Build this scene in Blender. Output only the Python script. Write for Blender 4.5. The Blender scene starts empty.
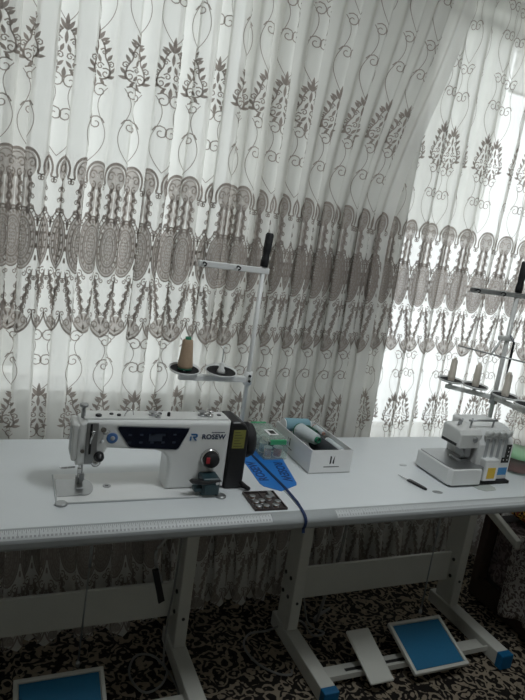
import bpy, bmesh, math, random
import numpy as np
from mathutils import Vector, Matrix
random.seed(7)
PI = math.pi
SC = bpy.context.scene
COL = SC.collection

# ------------------------------------------------------------------ camera
CAM = (-0.8512, -1.4242, 1.5432)
YAW, PITCH, ROLL, FPX = 0.4237, 0.1913, 0.1463, 580.3
def cam_axes():
    f = Vector((math.sin(YAW)*math.cos(PITCH), math.cos(YAW)*math.cos(PITCH), -math.sin(PITCH)))
    r0 = Vector((math.cos(YAW), -math.sin(YAW), 0)); u0 = r0.cross(f)
    r = math.cos(ROLL)*r0 + math.sin(ROLL)*u0; u = -math.sin(ROLL)*r0 + math.cos(ROLL)*u0
    return r, u, f
r_, u_, f_ = cam_axes()
cd = bpy.data.cameras.new('camera'); cam = bpy.data.objects.new('camera', cd); COL.objects.link(cam)
cd.sensor_fit = 'HORIZONTAL'; cd.sensor_width = 36.0; cd.lens = FPX/525*36.0; cd.clip_start = .02
cam.matrix_world = Matrix(((r_.x, u_.x, -f_.x, CAM[0]), (r_.y, u_.y, -f_.y, CAM[1]), (r_.z, u_.z, -f_.z, CAM[2]), (0, 0, 0, 1)))
SC.camera = cam

# ------------------------------------------------------------------ sky, exposure
w = bpy.data.worlds.new('daylight_sky'); SC.world = w; w.use_nodes = True
bg = w.node_tree.nodes['Background']; bg.inputs[0].default_value = (0.97, 0.99, 0.985, 1); bg.inputs[1].default_value = 2.5
SC.view_settings.view_transform = 'Standard'; SC.view_settings.look = 'None'
SC.view_settings.gamma = 1; SC.view_settings.use_curve_mapping = False
SC.view_settings.exposure = 0.0
SC.cycles.max_bounces = 10; SC.cycles.diffuse_bounces = 5; SC.cycles.transparent_max_bounces = 24
SC.cycles.transmission_bounces = 6; SC.cycles.use_denoising = True
SC.cycles.caustics_reflective = False; SC.cycles.caustics_refractive = False
SC.cycles.sample_clamp_indirect = 6

FILL_LAMP = 22.0                            # strength of the added ceiling fill lamp
WIN1 = (-1.75, 0.02, 0.850, 2.66)      # x0 x1 z0 z1, left window
WIN2 = (0.80, 2.02, 0.64, 2.68)       # right window
def portal(x0, x1, z0, z1, y=1.13, rx=-PI/2):
    l = bpy.data.lights.new('window_portal', 'AREA'); l.shape = 'RECTANGLE'; l.size = x1-x0; l.size_y = z1-z0
    l.cycles.is_portal = True
    o = bpy.data.objects.new('window_portal', l); COL.objects.link(o)
    o.location = ((x0+x1)/2, y, (z0+z1)/2); o.rotation_euler = (rx, 0, 0)
portal(*WIN1); portal(*WIN2)

# ------------------------------------------------------------------ materials
MATS = {}
def mat(name, col, rough=.5, metal=0., spec=.5, noise=0., nscale=40., bump=0., bscale=200.):
    m = bpy.data.materials.new(name); m.use_nodes = True; nt = m.node_tree
    b = nt.nodes['Principled BSDF']
    b.inputs['Base Color'].default_value = (*col, 1); b.inputs['Roughness'].default_value = rough
    b.inputs['Metallic'].default_value = metal; b.inputs['Specular IOR Level'].default_value = spec
    tc = nt.nodes.new('ShaderNodeTexCoord')
    if noise > 0:
        n = nt.nodes.new('ShaderNodeTexNoise'); n.inputs['Scale'].default_value = nscale; n.inputs['Detail'].default_value = 4
        nt.links.new(tc.outputs['Object'], n.inputs['Vector'])
        mx = nt.nodes.new('ShaderNodeMix'); mx.data_type = 'RGBA'
        mx.inputs[6].default_value = (*[max(0, c*(1-noise)) for c in col], 1)
        mx.inputs[7].default_value = (*[min(1, c*(1+noise)) for c in col], 1)
        nt.links.new(n.outputs['Fac'], mx.inputs[0]); nt.links.new(mx.outputs[2], b.inputs['Base Color'])
    if bump > 0:
        n2 = nt.nodes.new('ShaderNodeTexNoise'); n2.inputs['Scale'].default_value = bscale
        nt.links.new(tc.outputs['Object'], n2.inputs['Vector'])
        bp = nt.nodes.new('ShaderNodeBump'); bp.inputs['Strength'].default_value = bump; bp.inputs['Distance'].default_value = .002
        nt.links.new(n2.outputs['Fac'], bp.inputs['Height']); nt.links.new(bp.outputs[0], b.inputs['Normal'])
    MATS[name] = m
    return m

def sheer(name, col, clear, trans=.5):
    m = bpy.data.materials.new(name); m.use_nodes = True; nt = m.node_tree; nt.nodes.clear()
    o = nt.nodes.new('ShaderNodeOutputMaterial')
    t = nt.nodes.new('ShaderNodeBsdfTransparent')
    d = nt.nodes.new('ShaderNodeBsdfDiffuse'); d.inputs[0].default_value = (*col, 1)
    tl = nt.nodes.new('ShaderNodeBsdfTranslucent'); tl.inputs[0].default_value = (*col, 1)
    a = nt.nodes.new('ShaderNodeMixShader'); a.inputs[0].default_value = trans
    b = nt.nodes.new('ShaderNodeMixShader')
    tc = nt.nodes.new('ShaderNodeTexCoord'); n = nt.nodes.new('ShaderNodeTexNoise'); n.inputs['Scale'].default_value = 6
    mr = nt.nodes.new('ShaderNodeMapRange'); mr.inputs[3].default_value = 1-clear-.05; mr.inputs[4].default_value = 1-clear+.05
    nt.links.new(tc.outputs['Object'], n.inputs['Vector']); nt.links.new(n.outputs['Fac'], mr.inputs[0])
    nt.links.new(mr.outputs[0], b.inputs[0])
    nt.links.new(d.outputs[0], a.inputs[1]); nt.links.new(tl.outputs[0], a.inputs[2])
    nt.links.new(t.outputs[0], b.inputs[1]); nt.links.new(a.outputs[0], b.inputs[2])
    nt.links.new(b.outputs[0], o.inputs[0]); MATS[name] = m
    return m

def clear_mat(name, col, fac, rough=.1):
    m = bpy.data.materials.new(name); m.use_nodes = True; nt = m.node_tree; nt.nodes.clear()
    o = nt.nodes.new('ShaderNodeOutputMaterial'); t = nt.nodes.new('ShaderNodeBsdfTransparent')
    t.inputs[0].default_value = (*col, 1)
    p = nt.nodes.new('ShaderNodeBsdfPrincipled'); p.inputs['Base Color'].default_value = (*col, 1); p.inputs['Roughness'].default_value = rough
    x = nt.nodes.new('ShaderNodeMixShader'); x.inputs[0].default_value = fac
    nt.links.new(t.outputs[0], x.inputs[1]); nt.links.new(p.outputs[0], x.inputs[2]); nt.links.new(x.outputs[0], o.inputs[0])
    MATS[name] = m
    return m

tulle = sheer('white_tulle', (.95, .945, .915), .28, .36)
dense = sheer('taupe_lace_ground', (.60, .55, .52), .30, .55)
thread_em = sheer('taupe_embroidery', (.37, .325, .30), .06, .45)
glass = clear_mat('window_glass', (.97, .99, 1), .05, .02)
wall_m = mat('cream_wall_plaster', (.70, .70, .67), .85, noise=.04, nscale=6, bump=.1)
ceil_m = mat('white_ceiling', (.75, .75, .73), .9, noise=.02)
facade_m = mat('grey_plaster_facade', (.46, .46, .44), .9, noise=.08, nscale=1.2)
pvc = mat('white_pvc_frame', (.80, .80, .79), .35, noise=.02)
lam = mat('white_laminate', (.70, .73, .75), .42, noise=.03, nscale=9)
edge_m = mat('grey_edge_band', (.34, .36, .37), .45, noise=.03)
rul_m = mat('clear_ruler_tape', (.58, .60, .61), .4, noise=.04, nscale=60)
tick_m = mat('ruler_print', (.22, .23, .24), .6, noise=.1)
steel_paint = mat('cream_painted_steel', (.52, .52, .48), .5, noise=.05, nscale=14)
bolt_m = mat('dark_bolt', (.05, .05, .05), .4, .6, noise=.1)
blue_m = mat('blue_rubber', (.0, .12, .25), .55, noise=.08, nscale=90, bump=.4, bscale=700)
bluecap = mat('blue_plastic_cap', (.0, .10, .24), .4, noise=.05)
chrome = mat('polished_steel', (.62, .62, .62), .25, 1, noise=.05)
brushed = mat('brushed_steel', (.40, .41, .42), .38, .9, noise=.08, nscale=60)
wht = mat('white_enamel', (.74, .75, .75), .28, noise=.02)
offw = mat('offwhite_enamel', (.66, .67, .66), .3, noise=.02)
blk = mat('black_plastic', (.012, .012, .014), .4, noise=.2)
rub = mat('black_rubber', (.008, .008, .010), .7, noise=.2)
navy = mat('navy_display_glass', (.006, .009, .02), .12, noise=.2)
navyline = mat('grey_display_print', (.03, .04, .06), .4, noise=.1)
silverline = mat('silver_trim_line', (.42, .44, .46), .35, .4, noise=.05)
logo_m = mat('blue_logo_ink', (.02, .12, .30), .5, noise=.05)
logod = mat('navy_logo_ink', (.015, .03, .08), .5, noise=.05)
badge_m = mat('blue_badge', (.06, .15, .36), .4, noise=.1)
yel = mat('yellow_green_label', (.22, .22, .05), .6, noise=.1, nscale=80)
yel2 = mat('yellow_warning_label', (.75, .50, .05), .55, noise=.05)
red = mat('red_plastic', (.35, .02, .03), .4, noise=.1)
teal = mat('dark_teal_plastic', (.018, .045, .055), .4, noise=.1)
bluel = mat('blue_printed_label', (.05, .25, .55), .5, noise=.05)
card = mat('white_cardboard', (.82, .82, .82), .75, noise=.03, nscale=30)
cardin = mat('grey_cardboard_inside', (.45, .45, .44), .85, noise=.05)
ink = mat('black_ink', (.02, .02, .02), .6, noise=.1)
tubm = clear_mat('clear_tub_plastic', (.88, .92, .90), .16, .15)
greenclip = mat('green_clip_plastic', (.05, .36, .16), .45, noise=.08)
greenlid = clear_mat('pale_green_lid', (.45, .75, .48), .7, .3)
thr_brown = mat('brown_thread', (.40, .29, .20), .8, noise=.12, nscale=120, bump=.5, bscale=500)
thr_cream = mat('cream_thread', (.74, .68, .60), .8, noise=.08, nscale=120, bump=.5, bscale=500)
thr_blue = mat('light_blue_thread', (.24, .42, .50), .8, noise=.08, nscale=120, bump=.5, bscale=500)
thr_white = mat('white_thread', (.55, .60, .62), .8, noise=.06, nscale=120, bump=.5, bscale=500)
thr_dark = mat('charcoal_thread', (.03, .035, .04), .85, noise=.15, nscale=120, bump=.5, bscale=500)
thr_green = mat('dark_green_thread', (.015, .07, .045), .85, noise=.15, nscale=120, bump=.5, bscale=500)
greencore = mat('green_spool_core', (.01, .17, .09), .4, noise=.05)
bluebag = mat('blue_plastic_sheet', (.01, .17, .56), .38, noise=.06, nscale=12)
bluetxt = mat('dark_blue_print', (.005, .025, .14), .5, noise=.1)
strapm = mat('navy_webbing', (.006, .022, .085), .75, noise=.15, nscale=200, bump=.4)
dark_metal = mat('dark_tray_metal', (.075, .06, .058), .45, .3, noise=.15)
pinkish = mat('rosy_copper', (.50, .30, .24), .4, .3, noise=.2)
cable_m = mat('grey_cable_rubber', (.20, .20, .19), .6, noise=.1)
brownwood = mat('dark_brown_wood', (.05, .03, .022), .6, noise=.2)
upholst = mat('dark_upholstery', (.028, .022, .02), .9, noise=.25, nscale=30)
soft_red = mat('red_food_plastic', (.25, .06, .05), .5, noise=.1)

def patterned(name, c1, c2, scale, thr=.5, c3=None, soft=.04, rough=.95):
    m = bpy.data.materials.new(name); m.use_nodes = True; nt = m.node_tree; b = nt.nodes['Principled BSDF']
    b.inputs['Roughness'].default_value = rough; b.inputs['Specular IOR Level'].default_value = .1
    tc = nt.nodes.new('ShaderNodeTexCoord')
    nz = nt.nodes.new('ShaderNodeTexNoise'); nz.inputs['Scale'].default_value = scale*.55; nz.inputs['Detail'].default_value = 2
    nt.links.new(tc.outputs['Object'], nz.inputs['Vector'])
    mv = nt.nodes.new('ShaderNodeMix'); mv.data_type = 'RGBA'; mv.blend_type = 'ADD'; mv.inputs[0].default_value = 2.2/scale
    nt.links.new(tc.outputs['Object'], mv.inputs[6]); nt.links.new(nz.outputs['Color'], mv.inputs[7])
    v = nt.nodes.new('ShaderNodeTexVoronoi'); v.inputs['Scale'].default_value = scale; v.feature = 'F1'
    nt.links.new(mv.outputs[2], v.inputs['Vector'])
    sn = nt.nodes.new('ShaderNodeMath'); sn.operation = 'MULTIPLY'; sn.inputs[1].default_value = 15.0
    nt.links.new(v.outputs['Distance'], sn.inputs[0])
    si = nt.nodes.new('ShaderNodeMath'); si.operation = 'SINE'; nt.links.new(sn.outputs[0], si.inputs[0])
    n2 = nt.nodes.new('ShaderNodeTexNoise'); n2.inputs['Scale'].default_value = scale*2.2; n2.inputs['Detail'].default_value = 1.5
    nt.links.new(tc.outputs['Object'], n2.inputs['Vector'])
    md = nt.nodes.new('ShaderNodeMath'); md.operation = 'MULTIPLY_ADD'; md.inputs[1].default_value = .16
    nt.links.new(si.outputs[0], md.inputs[0]); nt.links.new(n2.outputs['Fac'], md.inputs[2])
    mr = nt.nodes.new('ShaderNodeMapRange'); mr.inputs[1].default_value = thr-soft; mr.inputs[2].default_value = thr+soft
    nt.links.new(md.outputs[0], mr.inputs[0])
    mx = nt.nodes.new('ShaderNodeMix'); mx.data_type = 'RGBA'; mx.inputs[6].default_value = (*c1, 1); mx.inputs[7].default_value = (*c2, 1)
    nt.links.new(mr.outputs[0], mx.inputs[0])
    out = mx.outputs[2]
    if c3:
        v3 = nt.nodes.new('ShaderNodeTexNoise'); v3.inputs['Scale'].default_value = scale*.9
        nt.links.new(mv.outputs[2], v3.inputs['Vector'])
        r3 = nt.nodes.new('ShaderNodeMapRange'); r3.inputs[1].default_value = .56; r3.inputs[2].default_value = .62
        nt.links.new(v3.outputs['Fac'], r3.inputs[0])
        m3 = nt.nodes.new('ShaderNodeMix'); m3.data_type = 'RGBA'; m3.inputs[7].default_value = (*c3, 1)
        nt.links.new(r3.outputs[0], m3.inputs[0]); nt.links.new(out, m3.inputs[6]); out = m3.outputs[2]
    nt.links.new(out, b.inputs['Base Color']); MATS[name] = m
    return m
carpet_m = patterned('black_beige_floral_pile', (.014, .012, .011), (.24, .20, .15), 21, .53)
throw_m = patterned('pale_lacy_throw_weave', (.24, .19, .18), (.72, .68, .65), 34, .46)
pink_m = patterned('dusky_pink_throw_weave', (.16, .12, .12), (.34, .28, .28), 26, .5)
embro_m = patterned('gold_embroidered_cloth', (.02, .012, .03), (.75, .45, .08), 45, .5, (.35, .06, .05))
photo_m = patterned('dark_fabric_print', (.03, .02, .02), (.30, .22, .20), 70, .5)

# ------------------------------------------------------------------ mesh helpers
LOC = {}
class MB:
    def __init__(s): s.bm = bmesh.new()
    def _merge(s, b2, mi=0, smooth=False):
        me = bpy.data.meshes.new('t')
        for f in b2.faces: f.material_index = mi; f.smooth = smooth
        b2.to_mesh(me); b2.free(); s.bm.from_mesh(me); bpy.data.meshes.remove(me); return s
    def box(s, x0, x1, y0, y1, z0, z1, bev=0., seg=2, mi=0, M=None):
        b = bmesh.new(); bmesh.ops.create_cube(b, size=1)
        for v in b.verts:
            v.co = Vector(((x0+x1)/2+v.co.x*(x1-x0), (y0+y1)/2+v.co.y*(y1-y0), (z0+z1)/2+v.co.z*(z1-z0)))
        if bev > 0: bmesh.ops.bevel(b, geom=b.edges[:], offset=bev, segments=seg, profile=.5, affect='EDGES', clamp_overlap=True)
        if M: bmesh.ops.transform(b, matrix=M, verts=b.verts)
        return s._merge(b, mi)
    def lathe(s, prof, c, axis=(0, 0, 1), n=24, mi=0, smooth=True, caps=True):
        # prof: list of (radius, height along axis)
        b = bmesh.new(); a = Vector(axis).normalized()
        q = Vector((0, 0, 1)).rotation_difference(a)
        rings = []
        for (r, h) in prof:
            rings.append([b.verts.new(q @ Vector((r*math.cos(2*PI*i/n), r*math.sin(2*PI*i/n), h)) + Vector(c)) for i in range(n)])
        for k in range(len(rings)-1):
            for i in range(n):
                f = b.faces.new((rings[k][i], rings[k][(i+1) % n], rings[k+1][(i+1) % n], rings[k+1][i]))
        if caps:
            if prof[0][0] > 1e-5: b.faces.new(rings[0][::-1])
            if prof[-1][0] > 1e-5: b.faces.new(rings[-1])
        bmesh.ops.remove_doubles(b, verts=b.verts, dist=1e-6)
        for f in b.faces: f.smooth = smooth and len(f.verts) <= 4
        me = bpy.data.meshes.new('t')
        for f in b.faces: f.material_index = mi
        bmesh.ops.recalc_face_normals(b, faces=b.faces)
        b.to_mesh(me); b.free(); s.bm.from_mesh(me); bpy.data.meshes.remove(me); return s
    def cyl(s, p0, p1, r0, r1=None, n=16, mi=0, smooth=True):
        r1 = r0 if r1 is None else r1
        p0, p1 = Vector(p0), Vector(p1); L = (p1-p0).length
        return s.lathe([(r0, 0), (r1, L)], p0, (p1-p0), n, mi, smooth)
    def tube(s, pts, r, n=8, mi=0, smooth_iter=0):
        pts = [Vector(p) for p in pts]
        if smooth_iter:
            out = []
            P = [pts[0]]+pts+[pts[-1]]
            for i in range(1, len(P)-2):
                for k in range(smooth_iter):
                    t = k/smooth_iter
                    out.append(.5*((2*P[i])+(-P[i-1]+P[i+1])*t+(2*P[i-1]-5*P[i]+4*P[i+1]-P[i+2])*t*t+(-P[i-1]+3*P[i]-3*P[i+1]+P[i+2])*t**3))
            out.append(pts[-1]); pts = out
        b = bmesh.new(); rings = []
        for i, p in enumerate(pts):
            t = (pts[min(i+1, len(pts)-1)]-pts[max(i-1, 0)]).normalized()
            up = Vector((0, 0, 1)) if abs(t.z) < .9 else Vector((1, 0, 0))
            a = t.cross(up).normalized(); c = t.cross(a)
            rings.append([b.verts.new(p+r*(math.cos(2*PI*k/n)*a+math.sin(2*PI*k/n)*c)) for k in range(n)])
        for i in range(len(rings)-1):
            for k in range(n): b.faces.new((rings[i][k], rings[i][(k+1) % n], rings[i+1][(k+1) % n], rings[i+1][k]))
        b.faces.new(rings[0][::-1]); b.faces.new(rings[-1])
        bmesh.ops.recalc_face_normals(b, faces=b.faces)
        return s._merge(b, mi, True)
    def prism(s, poly, axis, a0, a1, bev=0., seg=2, mi=0, M=None, smooth=False):
        # poly in the plane normal to axis ('x': (y,z), 'y': (x,z), 'z': (x,y))
        b = bmesh.new()
        def P(p, a): return Vector((a, p[0], p[1])) if axis == 'x' else Vector((p[0], a, p[1])) if axis == 'y' else Vector((p[0], p[1], a))
        v0 = [b.verts.new(P(p, a0)) for p in poly]; v1 = [b.verts.new(P(p, a1)) for p in poly]
        f0 = b.faces.new(v0); f1 = b.faces.new(v1[::-1]); n = len(poly)
        for i in range(n): b.faces.new((v0[i], v0[(i+1) % n], v1[(i+1) % n], v1[i]))
        bmesh.ops.recalc_face_normals(b, faces=b.faces)
        if bev > 0:
            ed = [e for e in b.edges if (f0 in e.link_faces or f1 in e.link_faces)]
            bmesh.ops.bevel(b, geom=ed, offset=bev, segments=seg, profile=.5, affect='EDGES', clamp_overlap=True)
        if M: bmesh.ops.transform(b, matrix=M, verts=b.verts)
        return s._merge(b, mi, smooth)
    def sphere(s, c, r, sc=(1, 1, 1), mi=0, sub=2):
        b = bmesh.new(); bmesh.ops.create_icosphere(b, subdivisions=sub, radius=r)
        for v in b.verts: v.co = Vector((v.co.x*sc[0], v.co.y*sc[1], v.co.z*sc[2]))+Vector(c)
        return s._merge(b, mi, True)
    def quad(s, pts, mi=0):
        b = bmesh.new(); b.faces.new([b.verts.new(p) for p in pts]); return s._merge(b, mi)
    def xform(s, M): bmesh.ops.transform(s.bm, matrix=M, verts=s.bm.verts); return s
    def build(s, name, mats, parent=None, kind=None):
        if not isinstance(mats, (list, tuple)): mats = [mats]
        off = LOC.get(parent.name, Vector((0, 0, 0))) if parent else Vector((0, 0, 0))
        if off.length > 0: bmesh.ops.translate(s.bm, vec=-off, verts=s.bm.verts)
        me = bpy.data.meshes.new(name); s.bm.to_mesh(me); s.bm.free()
        for m in mats: me.materials.append(m)
        o = bpy.data.objects.new(name, me); COL.objects.link(o)
        if parent: o.parent = parent; LOC[o.name] = off.copy()
        if kind: o['kind'] = kind
        return o

def thing(name, label, cat, loc, group=None):
    o = bpy.data.objects.new(name, None); COL.objects.link(o); o.location = loc; o.empty_display_size = .05
    LOC[o.name] = Vector(loc); o['label'] = label; o['category'] = cat
    if group: o['group'] = group
    return o
def tag(o, label, cat, group=None, kind=None):
    o['label'] = label; o['category'] = cat
    if group: o['group'] = group
    if kind: o['kind'] = kind
    return o
def rebase(o, loc):
    # put the origin of a single-mesh thing at its base
    loc = Vector(loc); o.data.transform(Matrix.Translation(-loc)); o.location = loc; return o
def dup(root, loc, label, group=None):
    r = root.copy(); COL.objects.link(r); r.location = loc; r['label'] = label
    if group: r['group'] = group
    for ch in list(root.children):
        c = ch.copy(); COL.objects.link(c); c.parent = r
        for g in ch.children:
            d = g.copy(); COL.objects.link(d); d.parent = c
    return r
def lettering(txt, name, m, M, size, parent, extr=.0006, shear=0., space=1., bold=0.):
    # flat lettering mesh; M places text-local x (reading direction), y (up), z (out of the surface)
    cu = bpy.data.curves.new(name, 'FONT'); cu.body = txt; cu.size = size; cu.extrude = extr; cu.align_x = 'CENTER'; cu.align_y = 'CENTER'
    cu.shear = shear; cu.space_character = space; cu.offset = bold; cu.resolution_u = 3
    t = bpy.data.objects.new(name+'_text', cu); COL.objects.link(t)
    dg = bpy.context.evaluated_depsgraph_get(); dg.update()
    me = bpy.data.meshes.new_from_object(t.evaluated_get(dg)); me.name = name
    bpy.data.objects.remove(t); bpy.data.curves.remove(cu)
    off = LOC.get(parent.name, Vector((0, 0, 0)))
    me.transform(Matrix.Translation(-off) @ M)
    me.materials.clear(); me.materials.append(m)
    o = bpy.data.objects.new(name, me); COL.objects.link(o); o.parent = parent; LOC[o.name] = off.copy()
    return o
def frame(origin, ex, ey):
    ex = Vector(ex).normalized(); ey = Vector(ey); ey = (ey-ex*ey.dot(ex)).normalized(); ez = ex.cross(ey)
    return Matrix(((ex.x, ey.x, ez.x, origin[0]), (ex.y, ey.y, ez.y, origin[1]), (ex.z, ey.z, ez.z, origin[2]), (0, 0, 0, 1)))

# ------------------------------------------------------------------ the room
RX0, RX1, RY0, RY1, RZ = -2.5, 2.15, -2.9, 0.85, 2.78
MB().box(RX0-.2, RX1+.2, RY0-.2, RY1+.3, -.14, -.012).build('floor', brownwood, kind='structure')
MB().box(RX0-.2, RX1+.2, RY0-.2, RY1+.3, RZ, RZ+.12).build('ceiling', ceil_m, kind='structure')
b = MB(); y0, y1 = RY1, RY1+.26
xs = [RX0-.2, WIN1[0], WIN1[1], WIN2[0], WIN2[1], RX1+.2]
b.box(xs[0], xs[1], y0, y1, -.02, RZ); b.box(xs[2], xs[3], y0, y1, -.02, RZ); b.box(xs[4], xs[5], y0, y1, -.02, RZ)
b.box(xs[1], xs[2], y0, y1, -.02, WIN1[2]); b.box(xs[1], xs[2], y0, y1, WIN1[3], RZ)
b.box(xs[3], xs[4], y0, y1, -.02, WIN2[2]); b.box(xs[3], xs[4], y0, y1, WIN2[3], RZ)
b.build('wall_back', wall_m, kind='structure')
MB().box(RX0-.2, RX0, RY0-.2, RY1, -.02, RZ).build('wall_left', wall_m, kind='structure')
MB().box(RX1, RX1+.2, RY0-.2, RY1, -.02, RZ).build('wall_right', wall_m, kind='structure')
MB().box(RX0, RX1, RY0-.2, RY0, -.02, RZ).build('wall_front', wall_m, kind='structure')
def window(n, W, mull, sill, yo=0.):
    x0, x1, z0, z1 = W; t = .055; tb = .018 if sill else t
    f = MB()
    f.box(x0, x1, .99, 1.05, z0, z0+tb, .004); f.box(x0, x1, .99, 1.05, z1-t, z1, .004)
    f.box(x0, x0+t, .99, 1.05, z0+t, z1-t, .004); f.box(x1-t, x1, .99, 1.05, z0+t, z1-t, .004)
    for (m, hw) in mull: f.box(m-hw, m+hw, .985, 1.055, z0+t, z1-t, .004)
    f.xform(Matrix.Translation((0, yo, 0)))
    o = f.build('window_%d' % n, pvc, kind='structure')
    p = MB().box(x0+t*.5, x1-t*.5, 1.018+yo, 1.024+yo, z0+t*.5, z1-t*.5).build('window_pane', glass, o); p['kind'] = 'structure'
    if sill:
        s_ = MB().box(x0-.04, x1+.04, .80, .99, z0-.03, z0+.017, .006).build('window_sill', pvc, o); s_['kind'] = 'structure'
window(1, WIN1, [(-.86, .05)], True)
window(2, WIN2, [], True)
dimming_m = sheer('dimming_blind_fabric', (.85, .85, .83), .34, .75)  # blinds added to soften the daylight around the bright right pane
for (xa, xb, zl, lab) in ((.830, 1.325, 1.69, 'white blind added to dim the window, half drawn behind the right curtain'), (1.335, 1.995, 2.42, 'white blind added to dim the window top, rolled nearly all the way up')):
    rb = thing('dimming_blind', lab, 'blind', ((xa+xb)/2, .965, 2.62), 'added dimming blinds')
    MB().cyl((xa, .965, 2.645), (xb, .965, 2.645), .018, n=14).build('roller', pvc, rb)
    MB().box(xa+.004, xb-.004, .9635, .9665, zl, 2.64).build('dimming_fabric', dimming_m, rb)
    MB().box(xa+.004, xb-.004, .958, .972, zl-.014, zl, .003).build('bottom_bar', pvc, rb)
# unseen fill lamp added under the ceiling to brighten table and curtain
fill_lamp_e = bpy.data.materials.new('fill_lamp_glow'); fill_lamp_e.use_nodes = True
_p = fill_lamp_e.node_tree.nodes['Principled BSDF']; _p.inputs['Emission Color'].default_value = (.93, .985, 1, 1); _p.inputs['Emission Strength'].default_value = FILL_LAMP
cl = thing('ceiling_fill_lamp', 'round fill lamp added under the ceiling, out of view', 'lamp', (.30, -.55, RZ))
MB().lathe([(.30, 0), (.30, .025), (.28, .03)], (.30, -.55, RZ), (0, 0, -1), 36).build('base', pvc, cl)
MB().lathe([(.275, .03), (.27, .05), (.22, .075), (.12, .09), (0, .095)], (.30, -.55, RZ), (0, 0, -1), 36).build('shade', fill_lamp_e, cl)
MB().box(-10, 3.9, 5.6, 5.8, -3, 4.7).build('exterior_wall', facade_m, kind='structure')

# ------------------------------------------------------------------ carpet
tag(MB().box(RX0+.02, RX1-.02, RY0+.3, RY1-.02, -.012, 0.0, .003).build('carpet', carpet_m),
    'dark floral carpet with beige leaf pattern lying under both tables', 'carpet')

# ------------------------------------------------------------------ lace curtains
UW = 0.088; USC = .74
ZTOP = 2.73
def sstep(a, b_, x): t = np.clip((x-a)/(b_-a), 0, 1); return t*t*(3-2*t)

class Drape:
    def __init__(s, x0, x1, yc, lam, amp, seed, lean=None, calm=None, bulge=.13, omega=.02, swing=0.):
        rg = np.random.RandomState(seed); N = 6000
        S = np.linspace(0, x1-x0, N); ds = S[1]-S[0]
        def smooth_noise(step):
            k = int((x1-x0)/step)+4; return np.interp(S/step, np.arange(k), rg.rand(k)*2-1)
        l = lam*(1+.25*smooth_noise(.23)); ph = np.cumsum(2*PI/l)*ds + rg.rand()*6
        A = amp*(1+.3*smooth_noise(.17))
        if calm is not None: A = A*calm(x0+S)
        s.S = S; s.ph = ph; s.A = A; s.x0 = x0; s.yc = yc; s.lean = lean; s.bulge = bulge; s.swing = swing; s.W = x1-x0
        s.B = -omega*(1+.4*smooth_noise(.19))
        X = x0+S+s.B*np.sin(2*ph); Y = A*np.sin(ph)+.35*A*np.sin(.37*ph+1.)
        s.X, s.Y = X, Y
        s.U = np.concatenate([[0], np.cumsum(np.hypot(np.diff(X), np.diff(Y)))])
        s.L = s.U[-1]
        k0, k1 = int(math.ceil(ph[0]/PI)), int(ph[-1]/PI)
        s.centres = [float(np.interp(k*PI, ph, s.U)) for k in range(k0, k1+1)]
    def P(s, u, z, off=0.):
        sv = np.interp(u, s.U, s.S)
        X = np.interp(sv, s.S, s.X); Y = np.interp(sv, s.S, s.Y)
        e = .0012
        dx = np.interp(sv+e, s.S, s.X)-np.interp(sv-e, s.S, s.X); dy = np.interp(sv+e, s.S, s.Y)-np.interp(sv-e, s.S, s.Y)
        ln = np.hypot(dx, dy)+1e-9; nx, ny = dy/ln, -dx/ln
        k = 1-.25*sstep(2.3, 2.73, z)+.10*np.sin(z*2.1+sv*5)
        x = X+nx*off; y = s.yc+Y*k+ny*off
        x = x+.012*np.sin(z*1.7+sv*3.1)*sstep(2.7, 1.2, z)
        if s.lean is not None: x = x+s.lean(sv/s.W, z)
        y = y-(s.bulge+s.swing*sstep(1.35, 1.05, sv))*sstep(.70, .05, z)
        return np.stack([x, y, z+0*x], -1)

def zbot(u): return .035+.022*np.abs(np.sin(PI*u/UW))

# embroidery strokes for one repeat, in (u, z); each is (points, width start, width end)
def spiral(cx, cz, r, turns, a0, d, wd, tail=None, n=14):
    t = np.linspace(0, 1, n); a = a0+d*2*PI*turns*t; rr = r*(1-.82*t)
    pts = np.stack([cx+rr*np.cos(a), cz+rr*np.sin(a)], 1)
    if tail is not None: pts = np.concatenate([tail, pts])
    return (pts, wd, wd*.8)
def bez(p0, p1, p2, p3, n=10):
    t = np.linspace(0, 1, n)[:, None]
    return (1-t)**3*np.array(p0)+3*(1-t)**2*t*np.array(p1)+3*(1-t)*t*t*np.array(p2)+t**3*np.array(p3)
def leaf(x, z, ang, ln, wd):
    d = np.array([math.cos(ang), math.sin(ang)]); t = np.linspace(-.5, .5, 5)[:, None]
    return (np.array([x, z])+t*d*ln, -wd, -wd)       # negative width: leaf profile
def both(lst):
    return lst+[(p*np.array([-1, 1]), a, b_) for (p, a, b_) in lst]
def ell(cx, cz, a, b_, wd, t0=0, t1=2*PI, n=26):
    t = np.linspace(t0, t1, n); return (np.stack([cx+a*np.cos(t), cz+b_*np.sin(t)], 1), wd, wd)
def vines(zb, zt, wd=.0024):
    h = zt-zb; L = []
    st = bez((0, zb), (.03, zb+.12*h), (.066, zb+.30*h), (.036, zb+.52*h), 12)
    L.append((st, wd, wd))
    L.append(spiral(.016, zb+.50*h, .026, 1.3, .15, 1, wd*1.7))
    st2 = bez((.036, zb+.52*h), (.018, zb+.66*h), (.004, zb+.78*h), (.042, zb+.95*h), 10)
    L.append((st2, wd, wd))
    L.append(spiral(.020, zb+.90*h, .025, 1.25, .8, 1, wd*1.7))
    return both(L)
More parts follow.
